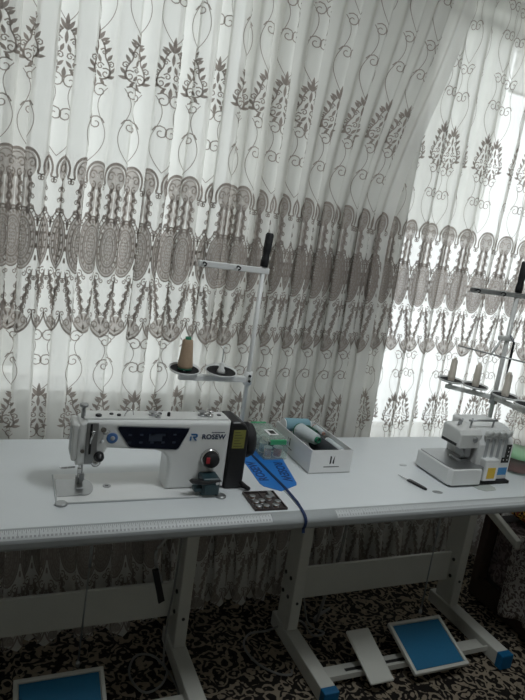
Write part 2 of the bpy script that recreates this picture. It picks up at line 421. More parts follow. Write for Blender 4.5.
def flower(zc, h=.15):
    L = []; w_ = .0044; z0 = zc-h/2
    L.append(spiral(.032, z0+.16*h, .018, 1.3, 2.2, -1, w_)); L.append(spiral(.014, z0+.30*h, .012, 1.2, .4, 1, w_, n=9))
    L.append(spiral(.046, z0+.36*h, .011, 1.2, 2.6, -1, w_, n=9)); L.append(spiral(.022, z0+.60*h, .012, 1.2, 2.8, -1, w_, n=9))
    L.append((bez((.014, z0+.04*h), (.044, z0+.02*h), (.052, z0+.22*h), (.034, z0+.42*h)), w_*1.2, w_))
    L.append((bez((.034, z0+.42*h), (.018, z0+.55*h), (.034, z0+.68*h), (.010, z0+.84*h)), w_, w_))
    for (x, z, a, l) in ((.050, .10, .2, .028), (.052, .24, .9, .024), (.040, .50, 1.0, .026), (.034, .66, .8, .024), (.010, .46, 1.9, .026), (.012, .14, 2.3, .026), (.026, .80, .7, .026), (.024, -.02, -1., .022)):
        L.append(leaf(x, z0+z*h, a, l, .011))
    L.append(leaf(.011, z0+.92*h, 1.05, .036, .012)); L.append(leaf(.022, z0+.86*h, .5, .028, .010))
    L = both(L); L.append(leaf(0, z0+.98*h, PI/2, .05, .013)); L.append(leaf(0, z0-.03*h, PI/2, .034, .013)); L.append(leaf(0, z0+.68*h, PI/2, .04, .011))
    return L
def band(zo=0.):
    L = []; w_ = .0045
    # crown
    c = 1.662+zo
    L.append(ell(0, c, .050, .048, .0095, -.45, PI+.45, 20)); L.append(ell(0, c, .034, .036, .003, -.3, PI+.3, 16))
    D = []
    D.append(spiral(.020, c+.004, .018, 1.3, PI*.9, -1, w_)); D.append(spiral(.016, c-.030, .014, 1.2, 1.4, 1, w_))
    D.append(spiral(.053, c-.036, .012, 1.2, 2.4, -1, w_))
    D.append((bez((.042, c-.02), (.05, c-.03), (.058, c-.02), (.0625, c-.035)), w_, w_))
    for k in range(7):                       # the hanging leaf chain
        z = c-.045-.017*k; D.append(leaf(.015+.005*(k % 2), z, .7 if k % 2 else 2.3, .025, .012))
        if k % 2: D.append(spiral(.028+.001*k, z-.004, .009, 1.2, 2.2, -1, .0042, n=8))
    D.append((bez((.012, c-.04), (.017, c-.08), (.012, c-.12), (.028, c-.15)), .003, .003))
    D.append(spiral(.030, 1.520+zo, .014, 1.3, 2.6, -1, w_)); D.append(spiral(.050, 1.497+zo, .012, 1.25, 1.9, -1, w_))
    D.append((bez((.020, 1.52+zo), (.035, 1.535+zo), (.05, 1.52+zo), (.0625, 1.47+zo)), w_, w_))
    # medallion
    mc = 1.427+zo
    for (a, b_, wd) in ((.056, .100, .0048), (.048, .089, .0044), (.036, .068, .0060), (.029, .058, .0036), (.018, .042, .0044)):
        L.append(ell(0, mc, a, b_, wd, n=32))
    for k in range(20):
        t = 2*PI*k/20; L.append(leaf(.043*math.cos(t), mc+.080*math.sin(t), t+.6, .013, .0075))
    for k in range(14):
        t = 2*PI*(k+.5)/14; L.append(leaf(.0245*math.cos(t), mc+.051*math.sin(t), t, .008, .005))
    for k in range(-3, 4):
        for j in (-1, 0, 1):
            if abs(k) < 3 or j == 0: L.append(leaf(j*.009, mc+k*.0115, .8*(1 if (k+j) % 2 else -1), .011, .0055))
    for k in range(4): D.append(leaf(.060, mc-.06+.04*k, PI/2+.3, .02, .008))
    # below the medallion
    D.append(spiral(.040, 1.322+zo, .015, 1.3, 1.2, 1, w_)); D.append(spiral(.017, 1.312+zo, .010, 1.2, 1.2, -1, w_))
    for k in range(8):
        z = 1.305+zo-.0165*k; x = .043-.0042*k; D.append(leaf(x+.004*(k % 2), z, (2.2 if k % 2 else .9), .028, .015))
        if k % 2 == 0: D.append(spiral(x+.012-.001*k, z-.006, .0095, 1.2, 2.2, -1, .0045, n=8)); D.append(spiral(x-.010, z-.012, .008, 1.2, .9, 1, .0042, n=8))
    D.append((bez((.052, 1.33+zo), (.045, 1.28+zo), (.022, 1.24+zo), (.012, 1.185+zo)), .0034, .003))
    # pendant
    pc = 1.158+zo
    D.append((bez((.0625, pc+.022), (.052, pc-.002), (.050, pc-.03), (.0, pc-.047), 12), .0065, .008))
    D.append((bez((.052, pc+.018), (.042, pc-.0), (.036, pc-.02), (.0, pc-.032), 10), .003, .003))
    D.append(spiral(.027, pc-.004, .017, 1.3, -.6, 1, w_)); D.append(spiral(.050, pc+.028, .011, 1.2, -1., 1, w_))
    D.append(leaf(.010, pc+.012, 1.2, .03, .010)); D.append(leaf(.0, pc-.026, PI/2, .022, .010))
    return L+both(D)
SPRAYS = vines(2.115, 2.40)+vines(2.40, 2.70)+flower(2.045)+vines(1.705, 1.965)+vines(.895, 1.118)+flower(.832, .14)+vines(.53, .76)
UNIT = band(0.)+band(-1.075)
FILLS = []                                     # denser lace ground: (cx, cz, a, b)
for zo in (0, -1.075): FILLS += [(0, 1.427+zo, .058, .102), (0, 1.662+zo, .040, .044), (0, 1.150+zo, .042, .034), (.014, 1.575+zo, .013, .06), (-.014, 1.575+zo, .013, .06)]

def make_curtain(name, dr, label, sw=2*UW, ss=1.12):
    V = []; F = []; MI = []; nv = 0
    # woven ground
    nu = max(40, int(dr.L/.0085)); nz = 46
    uu = np.linspace(0, dr.L, nu); tt = np.linspace(0, 1, nz)
    U2, T2 = np.meshgrid(uu, tt, indexing='ij'); Z2 = zbot(U2)+(ZTOP-zbot(U2))*T2
    V.append(dr.P(U2.ravel(), Z2.ravel()))
    i, j = np.meshgrid(np.arange(nu-1), np.arange(nz-1), indexing='ij'); a = (i*nz+j).ravel()
    q = np.stack([a, a+nz, a+nz+1, a+1], 1); F.append(q); MI.append(np.zeros(len(q), int)); nv += nu*nz
    def stroke(p, wa, wb, us, u0):
        nonlocal nv
        n = len(p); d = np.gradient(p, axis=0); d = d/(np.linalg.norm(d, axis=1)[:, None]+1e-9); nn = np.stack([-d[:, 1], d[:, 0]], 1)
        wd = -wa*np.array([.15, .8, 1., .7, .1]) if wa < 0 else np.linspace(wa, wb, n)
        pts = np.stack([p+nn*wd[:, None]/2, p-nn*wd[:, None]/2], 1).reshape(-1, 2)
        V.append(dr.P(np.clip(u0+us*pts[:, 0], 0, dr.L), np.maximum(pts[:, 1], .04), .0017))
        i = np.arange(n-1)*2; q = np.stack([i, i+1, i+3, i+2], 1)+nv
        F.append(q); MI.append(np.full(len(q), 2)); nv += 2*n
    n_units = int(dr.L/UW)
    for k in range(n_units):
        uc = UW*(k+.5)
        for (cx, cz, ea, eb) in FILLS:
            nr, na = 4, 20
            rr = np.linspace(0.02, 1, nr); an = np.arange(na)*2*PI/na
            R2, A2 = np.meshgrid(rr, an, indexing='ij')
            u = np.clip(uc+USC*(cx+ea*R2*np.cos(A2)), 0, dr.L).ravel(); z = np.maximum((cz+eb*R2*np.sin(A2)).ravel(), zbot(uc)+.005)
            V.append(dr.P(u, z, .0008))
            i, j = np.meshgrid(np.arange(nr-1), np.arange(na), indexing='ij'); i = i.ravel(); j = j.ravel(); j2 = (j+1) % na
            q = np.stack([i*na+j, i*na+j2, (i+1)*na+j2, (i+1)*na+j], 1)+nv
            F.append(q); MI.append(np.ones(len(q), int)); nv += nr*na
        for (p, wa, wb) in UNIT: stroke(p, wa, wb, USC, uc)
    for k in range(int(dr.L/sw)):
        for (p, wa, wb) in SPRAYS: stroke(p, wa, wb, ss, sw*(k+.5))
    V = np.concatenate(V); F = np.concatenate(F); MI = np.concatenate(MI)
    me = bpy.data.meshes.new(name)
    me.vertices.add(len(V)); me.vertices.foreach_set('co', V.astype(np.float32).ravel())
    me.loops.add(F.size); me.loops.foreach_set('vertex_index', F.astype(np.int32).ravel())
    me.polygons.add(len(F)); me.polygons.foreach_set('loop_start', (np.arange(len(F))*4).astype(np.int32))
    me.polygons.foreach_set('material_index', MI.astype(np.int32)); me.polygons.foreach_set('use_smooth', np.ones(len(F), bool))
    for m in (tulle, dense, thread_em): me.materials.append(m)
    me.update(calc_edges=True); me.validate()
    o = bpy.data.objects.new(name, me); COL.objects.link(o)
    return tag(o, label, 'curtain', 'lace curtains at the windows')

def leanA(t, z): return sstep(.70, 1., t)*(.235*sstep(1.55, 2.75, z))
dA = Drape(-1.50, .575, .682, .110, .028, 3, leanA, omega=.018, swing=.08, calm=lambda x: 1-.35*sstep(-.1, .2, x))
make_curtain('lace_curtain', dA, 'white lace curtain with grey embroidery hanging behind the long-arm sewing machine')
dB = Drape(.50, 2.02, .772, .135, .026, 11, None, bulge=.10, omega=.010)
make_curtain('lace_curtain', dB, 'brightly backlit lace curtain hanging behind the overlock machine', 1.4*UW, .80)
rl = thing('curtain_rail', 'white curtain rail fixed under the ceiling', 'curtain rail', (0, .71, 2.735))
MB().box(-1.6, 2.1,   .645, .835, 2.733, RZ, .004).build('rail', pvc, rl)

# ------------------------------------------------------------------ sewing tables
TZ = .75
def nosing(y_off=0.):
    # rounded front edge profile (y, z) from the top face to the underside
    pr = []
    for k in range(9):
        a = PI/2*k/8; pr.append((-.004-.034*math.sin(a)-y_off*math.sin(a), TZ-.022+(.022+y_off)*math.cos(a)))
    pr += [(-.036, TZ-.036), (-.030, TZ-.045)]
    return pr
def sewing_table(x0, x1, lx, rx, label, rulers, pedals, loc):
    t = thing('sewing_table', label, 'table', loc)
    MB().box(x0+.001, x1-.001, 0, .60, TZ-.045, TZ, .0015).build('tabletop', lam, t)
    pr = nosing()
    MB().prism([(-.0005, TZ-.0005)]+pr+[(-.0005, TZ-.045)], 'x', x0+.001, x1-.001, mi=0).build('edge_band', edge_m, t)
    pr2 = nosing(.0008)[1:7]
    for (ra, rb) in rulers:
        m = MB()
        for k in range(len(pr2)-1):
            m.quad([(ra, *pr2[k]), (rb, *pr2[k]), (rb, *pr2[k+1]), (ra, *pr2[k+1])], 0)
        pr3 = nosing(.0014)
        n = int((rb-ra)/.005)
        for i in range(1, n):
            x = ra+.005*i; k1 = 4 if i % 10 == 0 else 3 if i % 2 == 0 else 2
            for (k, kk) in [(q, q+1) for q in range(1, k1)]:
                m.quad([(x-.0006, *pr3[k]), (x+.0006, *pr3[k]), (x+.0006, *pr3[kk]), (x-.0006, *pr3[kk])], 1)
            if i % 2 == 0:      # the printed figures, one small mark each
                for dxx in ((-.0022, .0006) if i >= 20 else (-.0008,)):
                    m.quad([(x+dxx, *pr3[4]), (x+dxx+.0016, *pr3[4]), (x+dxx+.0016, *pr3[5]), (x+dxx, *pr3[5])], 1)
        for xx in (ra, rb-.0016):
            for k in range(1, 6): m.quad([(xx, *pr3[k]), (xx+.0016, *pr3[k]), (xx+.0016, *pr3[k+1]), (xx, *pr3[k+1])], 1)
        m.build('ruler_tape', [rul_m, tick_m], t)
    for X in (lx, rx):
        ft = MB().box(X-.052, X+.006, .0, .44, .004, .062, .004).build('foot', steel_paint, t)
        MB().box(X-.053, X+.007, -.014, .018, .001, .063, .004).build('end_cap', bluecap, ft)
        pst = MB().box(X-.045, X, .31, .41, .062, TZ-.050, .004).build('leg', steel_paint, t)
        for (yy, zz) in ((.345, .27), (.345, .19), (.390, .27), (.390, .19)): MB().lathe([(.008, 0), (.008, .004), (.004, .006)], (X-.045, yy, zz), (-1, 0, 0), 10).build('bolt', bolt_m, pst)
        for zz in (.62, .18): MB().lathe([(.006, 0), (.006, .003)], (X-.022, .31, zz), (0, -1, 0), 10).build('bolt', bolt_m, pst)
        MB().box(X-.075, X+.03, .08, .52, TZ-.051, TZ-.0452, .001).build('top_bracket', steel_paint, t)
    MB().box(lx, rx-.045, .362, .376, .160, .297, .003).build('back_panel', steel_paint, t)
    cb = MB().prism([(.066, .028), (.132, .028), (.132, .034), (.072, .034), (.072, .05), (.066, .05)], 'x', lx+.006, rx-.052)
    xx = lx+.10
    while xx < rx-.2: cb.box(xx, xx+.10, .094, .108, .0335, .0346, mi=1); xx += .17
    cb.build('stretcher', [steel_paint, bolt_m], t)
    for (pxa, pxb, pad, ya, yb, za, zb) in pedals:
        ang = math.atan2(zb-za, yb-ya); Lp = math.hypot(yb-ya, zb-za); ww = (pxb-pxa)/2
        M = Matrix.Translation((pxa+ww, ya, za)) @ Matrix.Rotation(ang, 4, 'X')
        m = MB().box(-ww, ww, 0, Lp, -.012, 0, .008, 3, M=M)
        if pad:
            for (a0, a1, c0, c1) in ((-ww, ww, 0, .014), (-ww, ww, Lp-.014, Lp), (-ww, -ww+.014, .01, Lp-.01), (ww-.014, ww, .01, Lp-.01)):
                m.box(a0, a1, c0, c1, -.004, .007, .003, M=M)
        p = m.build('pedal', steel_paint, t)
        if pad:
            MB().box(-ww+.016, ww-.016, .016, Lp-.016, 0, .004, .001, M=M).build('rubber_pad', blue_m, p)
        for xq in (pxa+.03, pxb-.034): MB().box(xq, xq+.004, .05, .11, .034, za+.006, .001).build('pedal_bracket', brushed, t)
        br = MB(); br.cyl((pxa+.02, .10, .055), (pxb-.02, .10, .055), .006, n=10)
        br.build('pedal_axle', brushed, t)
    return t
LT = sewing_table(-1.20, 0.0, -1.0, -.20, 'white sewing table carrying the long-arm lockstitch machine', [(-1.15, -.110)],
                  [(-.775, -.507, True, .005, .215, .045, .118)], (-.6, .3, 0))
RT = sewing_table(0.0, 1.20, .255, 1.065, 'white sewing table carrying the overlock machine', [(.106, 1.1)],
                  [(.402, .505, False, .0, .200, .05, .118), (.594, .852, True, -.002, .200, .05, .118)], (.6, .3, 0))
def pull_rod(t, x0, x1, y, z0, z1):
    m = MB().cyl((x0, y, z0), (x1, y, z1), .0028, n=8).lathe([(.006, 0), (.007, .012), (.004, .02)], (x0, y, z0-.004), (0, 0, 1), 10)
    m.cyl((x0+(x1-x0)*.6, y, z0+(z1-z0)*.60), (x0+(x1-x0)*.68, y, z0+(z1-z0)*.72), .005, n=10)
    m.build('pull_rod', brushed, t)
pull_rod(LT, -.585, -.572, .235, .122, TZ-.046)
pull_rod(RT, .775, .772, .225, .124, TZ-.046)
# knee lifter under the left table
kl = MB().tube([(-.318, .30, TZ-.046), (-.322, .29, .60), (-.325, .28, .535), (-.36, .27, .485), (-.358, .265, .44), (-.333, .262, .37)], .0055, 8, 0, 5).build('knee_lifter', brushed, LT)
MB().prism([(-.372, .425), (-.352, .428), (-.318, .31), (-.338, .300)], 'y', .245, .262, .004).build('knee_pad', rub, kl)

# ------------------------------------------------------------------ lockstitch sewing machine
SM = thing('sewing_machine', 'white long-arm lockstitch sewing machine with a dark control panel', 'sewing machine', (-.43, .21, TZ))
bed = MB().box(-.70, -.222, .115, .300, TZ+.0002, TZ+.0045, .0015)
bed.build('bed', wht, SM)
MB().box(-.704, -.218, .111, .304, TZ, TZ+.0022, .001).build('bed_gasket', silverline, SM)
for X in (-.690, -.226): MB().lathe([(.017, 0), (.017, .004), (.014, .0065)], (X, .112, TZ+.0002), (0, 0, 1), 18).build('hinge_tab', brushed, SM)
sp = MB(); pl = [(-.698, .150)]+[(-.625+.030*math.cos(a), .205+.055*math.sin(a)) for a in np.linspace(-PI/2, PI/2, 14)]+[(-.698, .262)]
sp.prism(pl, 'z', TZ+.0046, TZ+.0062)
sp.build('slide_plate', brushed, SM)
d = MB(); d.lathe([(.012, 0), (.012, .0015)], (-.555, .206, TZ+.0046), (0, 0, 1), 16); d.box(-.560, -.550, .203, .209, TZ+.006, TZ+.0066, mi=1)
d.build('oil_gauge', [brushed, bolt_m], SM)
# arm and pillar in one casting
ol = [(-.655, .950), (-.648, .964), (-.630, .972), (-.20, .972), (-.20, TZ+.0046), (-.388, TZ+.0046), (-.388, .835), (-.393, .858), (-.408, .874), (-.432, .881),
      (-.570, .889), (-.578, .872), (-.583, .838), (-.655, .838)]
MB().prism(ol, 'y', .166, .262, .012, 4).build('arm', wht, SM)
MB().box(-.640, -.205, .180, .250, .9715, .9765, .003).build('top_cover', offw, SM)
# display panel with its silver rim
dp = [(-.545, .957), (-.336, .951), (-.338, .940), (-.362, .889), (-.368, .885), (-.503, .893), (-.510, .897), (-.546, .949)]
MB().prism([(x*1.0+(.003 if x > -.44 else -.003), z+(.003 if z > .92 else -.003)) for x, z in dp], 'y', .1652, .168).build('panel_rim', silverline, SM)
pn = MB().prism(dp, 'y', .1636, .168)
for r in range(2):
    for c in range(5): pn.box(-.515+.033*c, -.505+.033*c, .1630, .1640, .905+.024*r, .911+.024*r, mi=1)
pn.box(-.455, -.415, .1630, .1640, .912, .935, mi=1)
pn.build('control_panel', [navy, navyline], SM)
# maker's lettering
Ml = lambda x, z: frame((x, .1655, z), (1, 0, -.012), (0, 0, 1))
lettering('ROSEW', 'lettering', logod, Ml(-.254, .9235), .0215, SM, .0006, 0., 1.05, .0006)
lg = MB()
lx, lz = -.316, .9235
lg.prism([(lx-.012, lz+.011), (lx+.006, lz+.011), (lx+.0105, lz+.008), (lx+.0105, lz+.001), (lx+.006, lz-.002), (lx+.0015, lz-.002), (lx+.010, lz-.011), (lx+.003, lz-.011), (lx-.0045, lz-.0005), (lx-.0045, lz+.0022),
          (lx+.0045, lz+.0022), (lx+.0045, lz+.006), (lx-.009, lz+.006)], 'y', .1648, .1662)
lg.prism([(lx-.0135, lz+.002), (lx-.008, lz+.002), (lx-.0085, lz-.011), (lx-.0135, lz-.011)], 'y', .1648, .1662)
lg.build('logo', logo_m, SM)
sp_ = MB()
for k in range(9): sp_.box(-.262+.0048*k, -.2585+.0048*k, .1650, .1662, .9372, .9398)
sp_.build('small_print', logod, SM)
# black motor housing with the yellow label
mh = MB().prism([(-.1995, TZ+.002), (-.1995, .973), (-.172, .974), (-.150, .962), (-.138, .94), (-.138, TZ+.002)], 'y', .160, .275, .008, 3)
mh = mh.build('motor_housing', blk, SM)
hw = MB().lathe([(.046, 0), (.056, .004), (.058, .02), (.052, .034), (.036, .039), (.0, .040)], (-.139, .222, .893), (1, 0, 0), 28)
hw.build('handwheel', rub, SM)
lb = MB().box(-.192, -.152, .1588, .1606, .888, .948, mi=0)
for k in range(6): lb.box(-.188, -.158-.006*(k % 3), .1583, .1590, .894+.009*k, .8965+.009*k, mi=1)
lb.build('warning_label', [yel, mat('label_print', (.10, .10, .03), .6, noise=.1)], mh)
MB().tube([(-.150, .175, .775), (-.140, .150, .770), (-.128, .142, .762), (-.120, .150, TZ+.005), (-.135, .17, TZ+.005)], .006, 8, 0, 4).build('power_lead', rub, SM)
# head: face plate, take-up, needle bar, presser
fp = MB().box(-.668, -.650, .172, .256, .850, .960, .006, 3); fp.box(-.6695, -.667, .190, .238, .862, .948, .001, mi=1)
fp.build('face_plate', [offw, brushed], SM)
hd = MB().box(-.632, -.600, .1625, .168, .845, .968, .002)
hd.build('take_up_cover', brushed, SM)
sl = MB().box(-.623, -.617, .1605, .1635, .875, .965, .001); sl.build('take_up_slot', rub, SM)
tl = MB().tube([(-.620, .163, .905), (-.620, .150, .925), (-.616, .146, .945)], .0025, 6, 0, 4).sphere((-.616, .146, .947), .005); tl.build('take_up_lever', chrome, SM)
kn = MB().lathe([(.014, 0), (.015, .004), (.011, .008), (.011, .011), (.014, .013), (.012, .018), (.005, .020), (.005, .032)], (-.593, .167, .868), (0, -1, 0), 20)
kn.build('tension_dial', blk, SM)
MB().lathe([(.013, 0), (.013, .004), (.004, .006)], (-.600, .167, .848), (0, -1, 0), 14).build('tension_post', chrome, SM)
gd = lambda: MB()
gd().tube([(-.655, .168, .835), (-.69, .165, .834), (-.695, .160, .838)], .0025, 6).build('thread_guide', chrome, SM); gd().tube([(-.585, .167, .935), (-.578, .152, .938), (-.572, .150, .950)], .003, 6).build('thread_guide', chrome, SM)
gd().lathe([(.005, 0), (.005, .012), (.008, .014)], (-.588, .167, .951), (0, -1, 0), 12).build('thread_guide', chrome, SM); gd().lathe([(.004, 0), (.006, .008)], (-.640, .168, .885), (0, -1, 0), 12).build('thread_guide', chrome, SM)
nb = MB().cyl((-.637, .212, .800), (-.637, .212, .842), .0045, n=12).cyl((-.637, .212, .762), (-.637, .212, .800), .0016, n=8).box(-.643, -.631, .206, .218, .796, .812, .002)
nb.build('needle_bar', chrome, SM)
pf = MB().cyl((-.630, .226, .772), (-.630, .226, .845), .0045, n=12).box(-.640, -.620, .216, .232, .768, .790, .003)
pf.prism([(.186, TZ+.0075), (.190, TZ+.011), (.215, TZ+.012), (.222, .780), (.234, .780), (.234, TZ+.0075)], 'x', -.644, -.624, .001)
pf.build('presser_foot', brushed, SM)
MB().lathe([(.016, 0), (.016, .002), (.012, .0028), (.0, .003)], (-.560, .166, .922), (0, -1, 0), 22).build('badge', badge_m, SM)
MB().lathe([(.007, 0), (.006, .002), (0, .0026)], (-.559, .1635, .922), (0, -1, 0), 16).build('badge_centre', silverline, SM)
MB().lathe([(.0055, 0), (.005, .003), (0, .004)], (-.588, .1665, .912), (0, -1, 0), 12).build('work_lamp', mat('frosted_lens', (.9, .92, .95), .2, noise=.02), SM)
tp = MB().cyl((-.640, .205, .970), (-.640, .205, 1.004), .006, n=12).lathe([(.012, 0), (.013, .004), (.011, .008)], (-.640, .205, 1.003), (0, 0, 1), 16)
tp.build('presser_screw', brushed, SM)
for (X, Yy, r, h) in ((-.598, .200, .009, .006), (-.560, .215, .006, .004), (-.540, .205, .006, .005), (-.392, .205, .005, .012), (-.415, .222, .006, .004), (-.228, .215, .007, .003)):
    MB().lathe([(r, 0), (r, h*.7), (r*.7, h), (0, h)], (X, Yy, .9765), (0, 0, 1), 14).build('oil_cap', blk, SM)
tg = MB().tube([(-.525, .20, .976), (-.520, .195, .992), (-.505, .195, .998), (-.498, .205, .980)], .0018, 6, 0, 3); tg.build('arm_thread_guide', chrome, SM)
for (X, Yy, r) in ((-.440, .212, .012), (-.428, .190, .008)):
    MB().lathe([(r, 0), (r, .002), (r*.4, .003), (r*.4, .008), (r, .009), (r, .011)], (X, Yy, .9765), (0, 0, 1), 16).build('thread_retainer', brushed, SM)
MB().lathe([(.013, 0), (.013, .004), (.006, .005), (.006, .011), (.013, .012), (.013, .014)], (-.285, .212, .9765), (0, 0, 1), 18).build('bobbin_winder', brushed, SM)
MB().lathe([(.011, 0), (.012, .006), (.005, .007), (.005, .014), (.012, .016), (.010, .020)], (-.262, .205, .9765), (0, 0, 1), 18).build('winder_wheel', chrome, SM)
# stitch dial
sd = MB().lathe([(.030, 0), (.030, .006), (.026, .010)], (-.258, .166, .856), (0, -1, 0), 28)
sd = sd.build('stitch_dial', chrome, SM)
MB().lathe([(.024, 0), (.024, .012), (.020, .018), (0, .019)], (-.256, .157, .854), (0, -1, 0), 24).build('dial_knob', rub, sd)
MB().box(-.278, -.266, .1350, .1400, .848, .868, .002).build('dial_mark', red, sd)
# reverse lever block
rv = MB().box(-.290, -.234, .108, .166, TZ+.006, .812, .006, 3); rv.box(-.284, -.240, .104, .110, TZ+.012, .792, .003)
rv = rv.build('reverse_unit', teal, SM)
MB().prism([(-.330, .804), (-.322, .810), (-.283, .806), (-.236, .808), (-.230, .803), (-.283, .794), (-.322, .798)], 'y', .104, .124, .003).build('reverse_lever', blk, rv)
MB().box(-.313, -.288, .112, .140, .768, .782, .003).build('side_button', teal, rv)
MB().lathe([(.006, 0), (.006, .003)], (-.244, .108, .798), (0, -1, 0), 12).build('unit_screw', chrome, rv)

# ------------------------------------------------------------------ thread stands
def spool_plate(parent, c, r, tilt=0.):
    M = Matrix.Translation(c) @ Matrix.Rotation(tilt, 4, 'X')
    m = MB().lathe([(.012, -.008), (r*.5, -.006), (r*.94, .0), (r, .006), (r*.98, .009), (r*.93, .004), (r*.9, .0035)], (0, 0, 0), n=32, mi=0, caps=False)
    m.lathe([(r*.91, .0034), (r*.5, -.002), (.004, -.003)], (0, 0, 0), n=32, mi=1, caps=False)
    m.xform(M)
    return m.build('spool_plate', [wht, rub], parent)
def spool_pin(parent, c, bare):
    x, y, z = c
    m = MB().cyl((x, y, z-.005), (x, y, z+.10), .0022, n=8)
    if bare: m.lathe([(.016, 0), (.014, .012), (.010, .018), (.010, .035), (.004, .04)], (x, y, z-.003), n=16, mi=1)
    return m.build('spool_pin', [brushed, wht], parent)
TS = thing('thread_stand', 'white two-spool thread stand rising behind the lockstitch machine', 'thread stand', (-.018, .52, TZ))
m = MB().cyl((-.018, .52, TZ+.002), (-.018, .52, 1.45), .0085, n=14).lathe([(.028, 0), (.028, .006), (.014, .010), (.012, .03)], (-.018, .52, TZ), n=20)
m.build('pole', wht, TS)
MB().lathe([(.014, 0), (.015, .02), (.0125, .045), (.0145, .06), (.015, .115), (.011, .122)], (-.017, .52, 1.437), (.05, 0, 1), 16).build('pole_cap', rub, TS)
MB().box(-.262, .004, .511, .529, 1.412, 1.434, .003).build('guide_bar', wht, TS)
for X in (-.247, -.122):
    MB().tube([(X, .510, 1.424), (X-.003, .496, 1.430), (X+.006, .490, 1.424), (X, .496, 1.416)], .003, 6, 0, 3).build('thread_eye', blk, TS)
MB().box(-.285, -.008, .508, .532, 1.004, 1.026, .004).lathe([(.016, 0), (.016, .05)], (-.018, .52, .995), n=16).build('spool_arm', wht, TS)
for zz in (1.012, 1.032): MB().lathe([(.005, 0), (.005, .006)], (-.018, .504, zz), (0, -1, 0), 10).build('clamp_screw', bolt_m, TS)
spool_plate(TS, (-.268, .512, 1.042), .057, .14); spool_plate(TS, (-.130, .512, 1.040), .060, .14)
spool_pin(TS, (-.268, .512, 1.04), False); spool_pin(TS, (-.130, .512, 1.04), True)

TS2 = thing('thread_stand', 'white four-spool thread tree standing behind the overlock machine', 'thread stand', (1.085, .39, TZ))
MB().cyl((1.085, .39, TZ+.002), (1.085, .39, 1.47), .0095, n=14).lathe([(.03, 0), (.03, .006), (.015, .010), (.013, .03)], (1.085, .39, TZ), n=20).build('pole', offw, TS2)
MB().lathe([(.014, 0), (.015, .02), (.0125, .045), (.0145, .06), (.015, .125), (.011, .13)], (1.085, .39, 1.468), (.04, 0, 1), 16).build('pole_cap', rub, TS2)
MB().box(.836, 1.335, .380, .400, 1.446, 1.466, .003).build('guide_bar', brushed, TS2)
for X in (.850, .985, 1.19, 1.32): MB().tube([(X, .379, 1.456), (X-.003, .366, 1.462), (X+.006, .360, 1.456), (X, .366, 1.448)], .003, 6, 0, 3).build('thread_eye', blk, TS2)
MB().tube([(.935, .505, 1.205), (.985, .36, 1.205), (1.045, .225, 1.205)], .0032, 8).build('middle_guide', brushed, TS2)
MB().box(1.040, 1.105, .375, .402, 1.262, 1.282, .004).tube([(1.05, .388, 1.27), (1.02, .37, 1.245), (.99, .365, 1.207)], .005, 8).build('guide_bracket', offw, TS2)
def arm2(p, q): 
    p, q = Vector(p), Vector(q); d_ = (q-p); L_ = d_.length; a = math.atan2(d_.y, d_.x)
    return MB().box(-.01, L_+.006, -.011, .011, -.009, .009, .003, M=Matrix.Translation(p) @ Matrix.Rotation(a, 4, 'Z')).build('spool_arm', offw, TS2)
arm2((1.085, .39, 1.010), (.962, .552, 1.010)); arm2((1.085, .39, 1.010), (1.070, .205, 1.010))
MB().lathe([(.018, 0), (.018, .045)], (1.085, .39, .985), n=18).build('arm_clamp', brushed, TS2)
PL2 = [(.975, .548, 1.036), (1.037, .462, 1.036), (1.070, .322, 1.036), (1.066, .195, 1.036)]
for c in PL2[:1]+PL2[1:]:
    spool_plate(TS2, c, .056, .04); spool_pin(TS2, c, False)
    MB().lathe([(.008, 0), (.008, .022)], (c[0], c[1], c[2]-.026), n=12).build('plate_stem', offw, TS2)

def cone(loc, r0, r1, h, m_thread, m_core, label, group=None, M=None, core_tip=.004):
    t = thing('thread_cone', label, 'thread cone', loc, group)
    p = MB().lathe([(r0*.35, .004), (r0*.85, .004), (r0, .010), (r0*.985, .016), (r1*1.03, h*.92), (r1*.9, h*.955), (r1*.55, h*.96)], (0, 0, 0), n=26)
    e = MB().lathe([(r0*.92, 0), (r0*.92, .004), (r0*.5, .0045)], (0, 0, 0), n=22)
    c = MB().lathe([(r1*.60, h*.93), (r1*.60, h+core_tip), (r1*.42, h+core_tip), (r1*.38, h*.9)], (0, 0, 0), n=20, caps=False)
    for mm in (p, c, e):
        if M: mm.xform(M)
        mm.xform(Matrix.Translation(loc))
    p.build('thread', m_thread, t); c.build('core', m_core, t); e.build('base_rim', m_core, t)
    return t
cone((-.268, .510, 1.047), .027, .0175, .112, thr_brown, greencore, 'brown thread cone with green core standing on the left spool plate')
c0 = cone((PL2[0][0], PL2[0][1], 1.0395), .0158, .0128, .098, thr_cream, thr_cream, 'cream thread cone at the far end of the thread tree, nearest the curtain', 'cream cones on the thread tree')
dup(c0, (PL2[1][0], PL2[1][1], 1.0395), 'second cream thread cone from the curtain on the thread tree', 'cream cones on the thread tree')
dup(c0, (PL2[2][0], PL2[2][1], 1.0395), 'cream thread cone on the near arm of the thread tree, below the hanging snips', 'cream cones on the thread tree')

sn = thing('thread_snips', 'slim black thread snips hanging by a loop from the thread tree', 'snips', (1.075, .355, 1.10))
MB().prism([(1.083, 1.265), (1.093, 1.265), (1.094, 1.18), (1.087, 1.10), (1.083, 1.18)], 'y', .352, .357, .001).build('blade', blk, sn)
MB().tube([(1.088, .3545, 1.262), (1.086, .362, 1.278), (1.085, .3795, 1.288), (1.086, .366, 1.270), (1.089, .3545, 1.26)], .0014, 6, 0, 3).build('loop', strapm, sn)

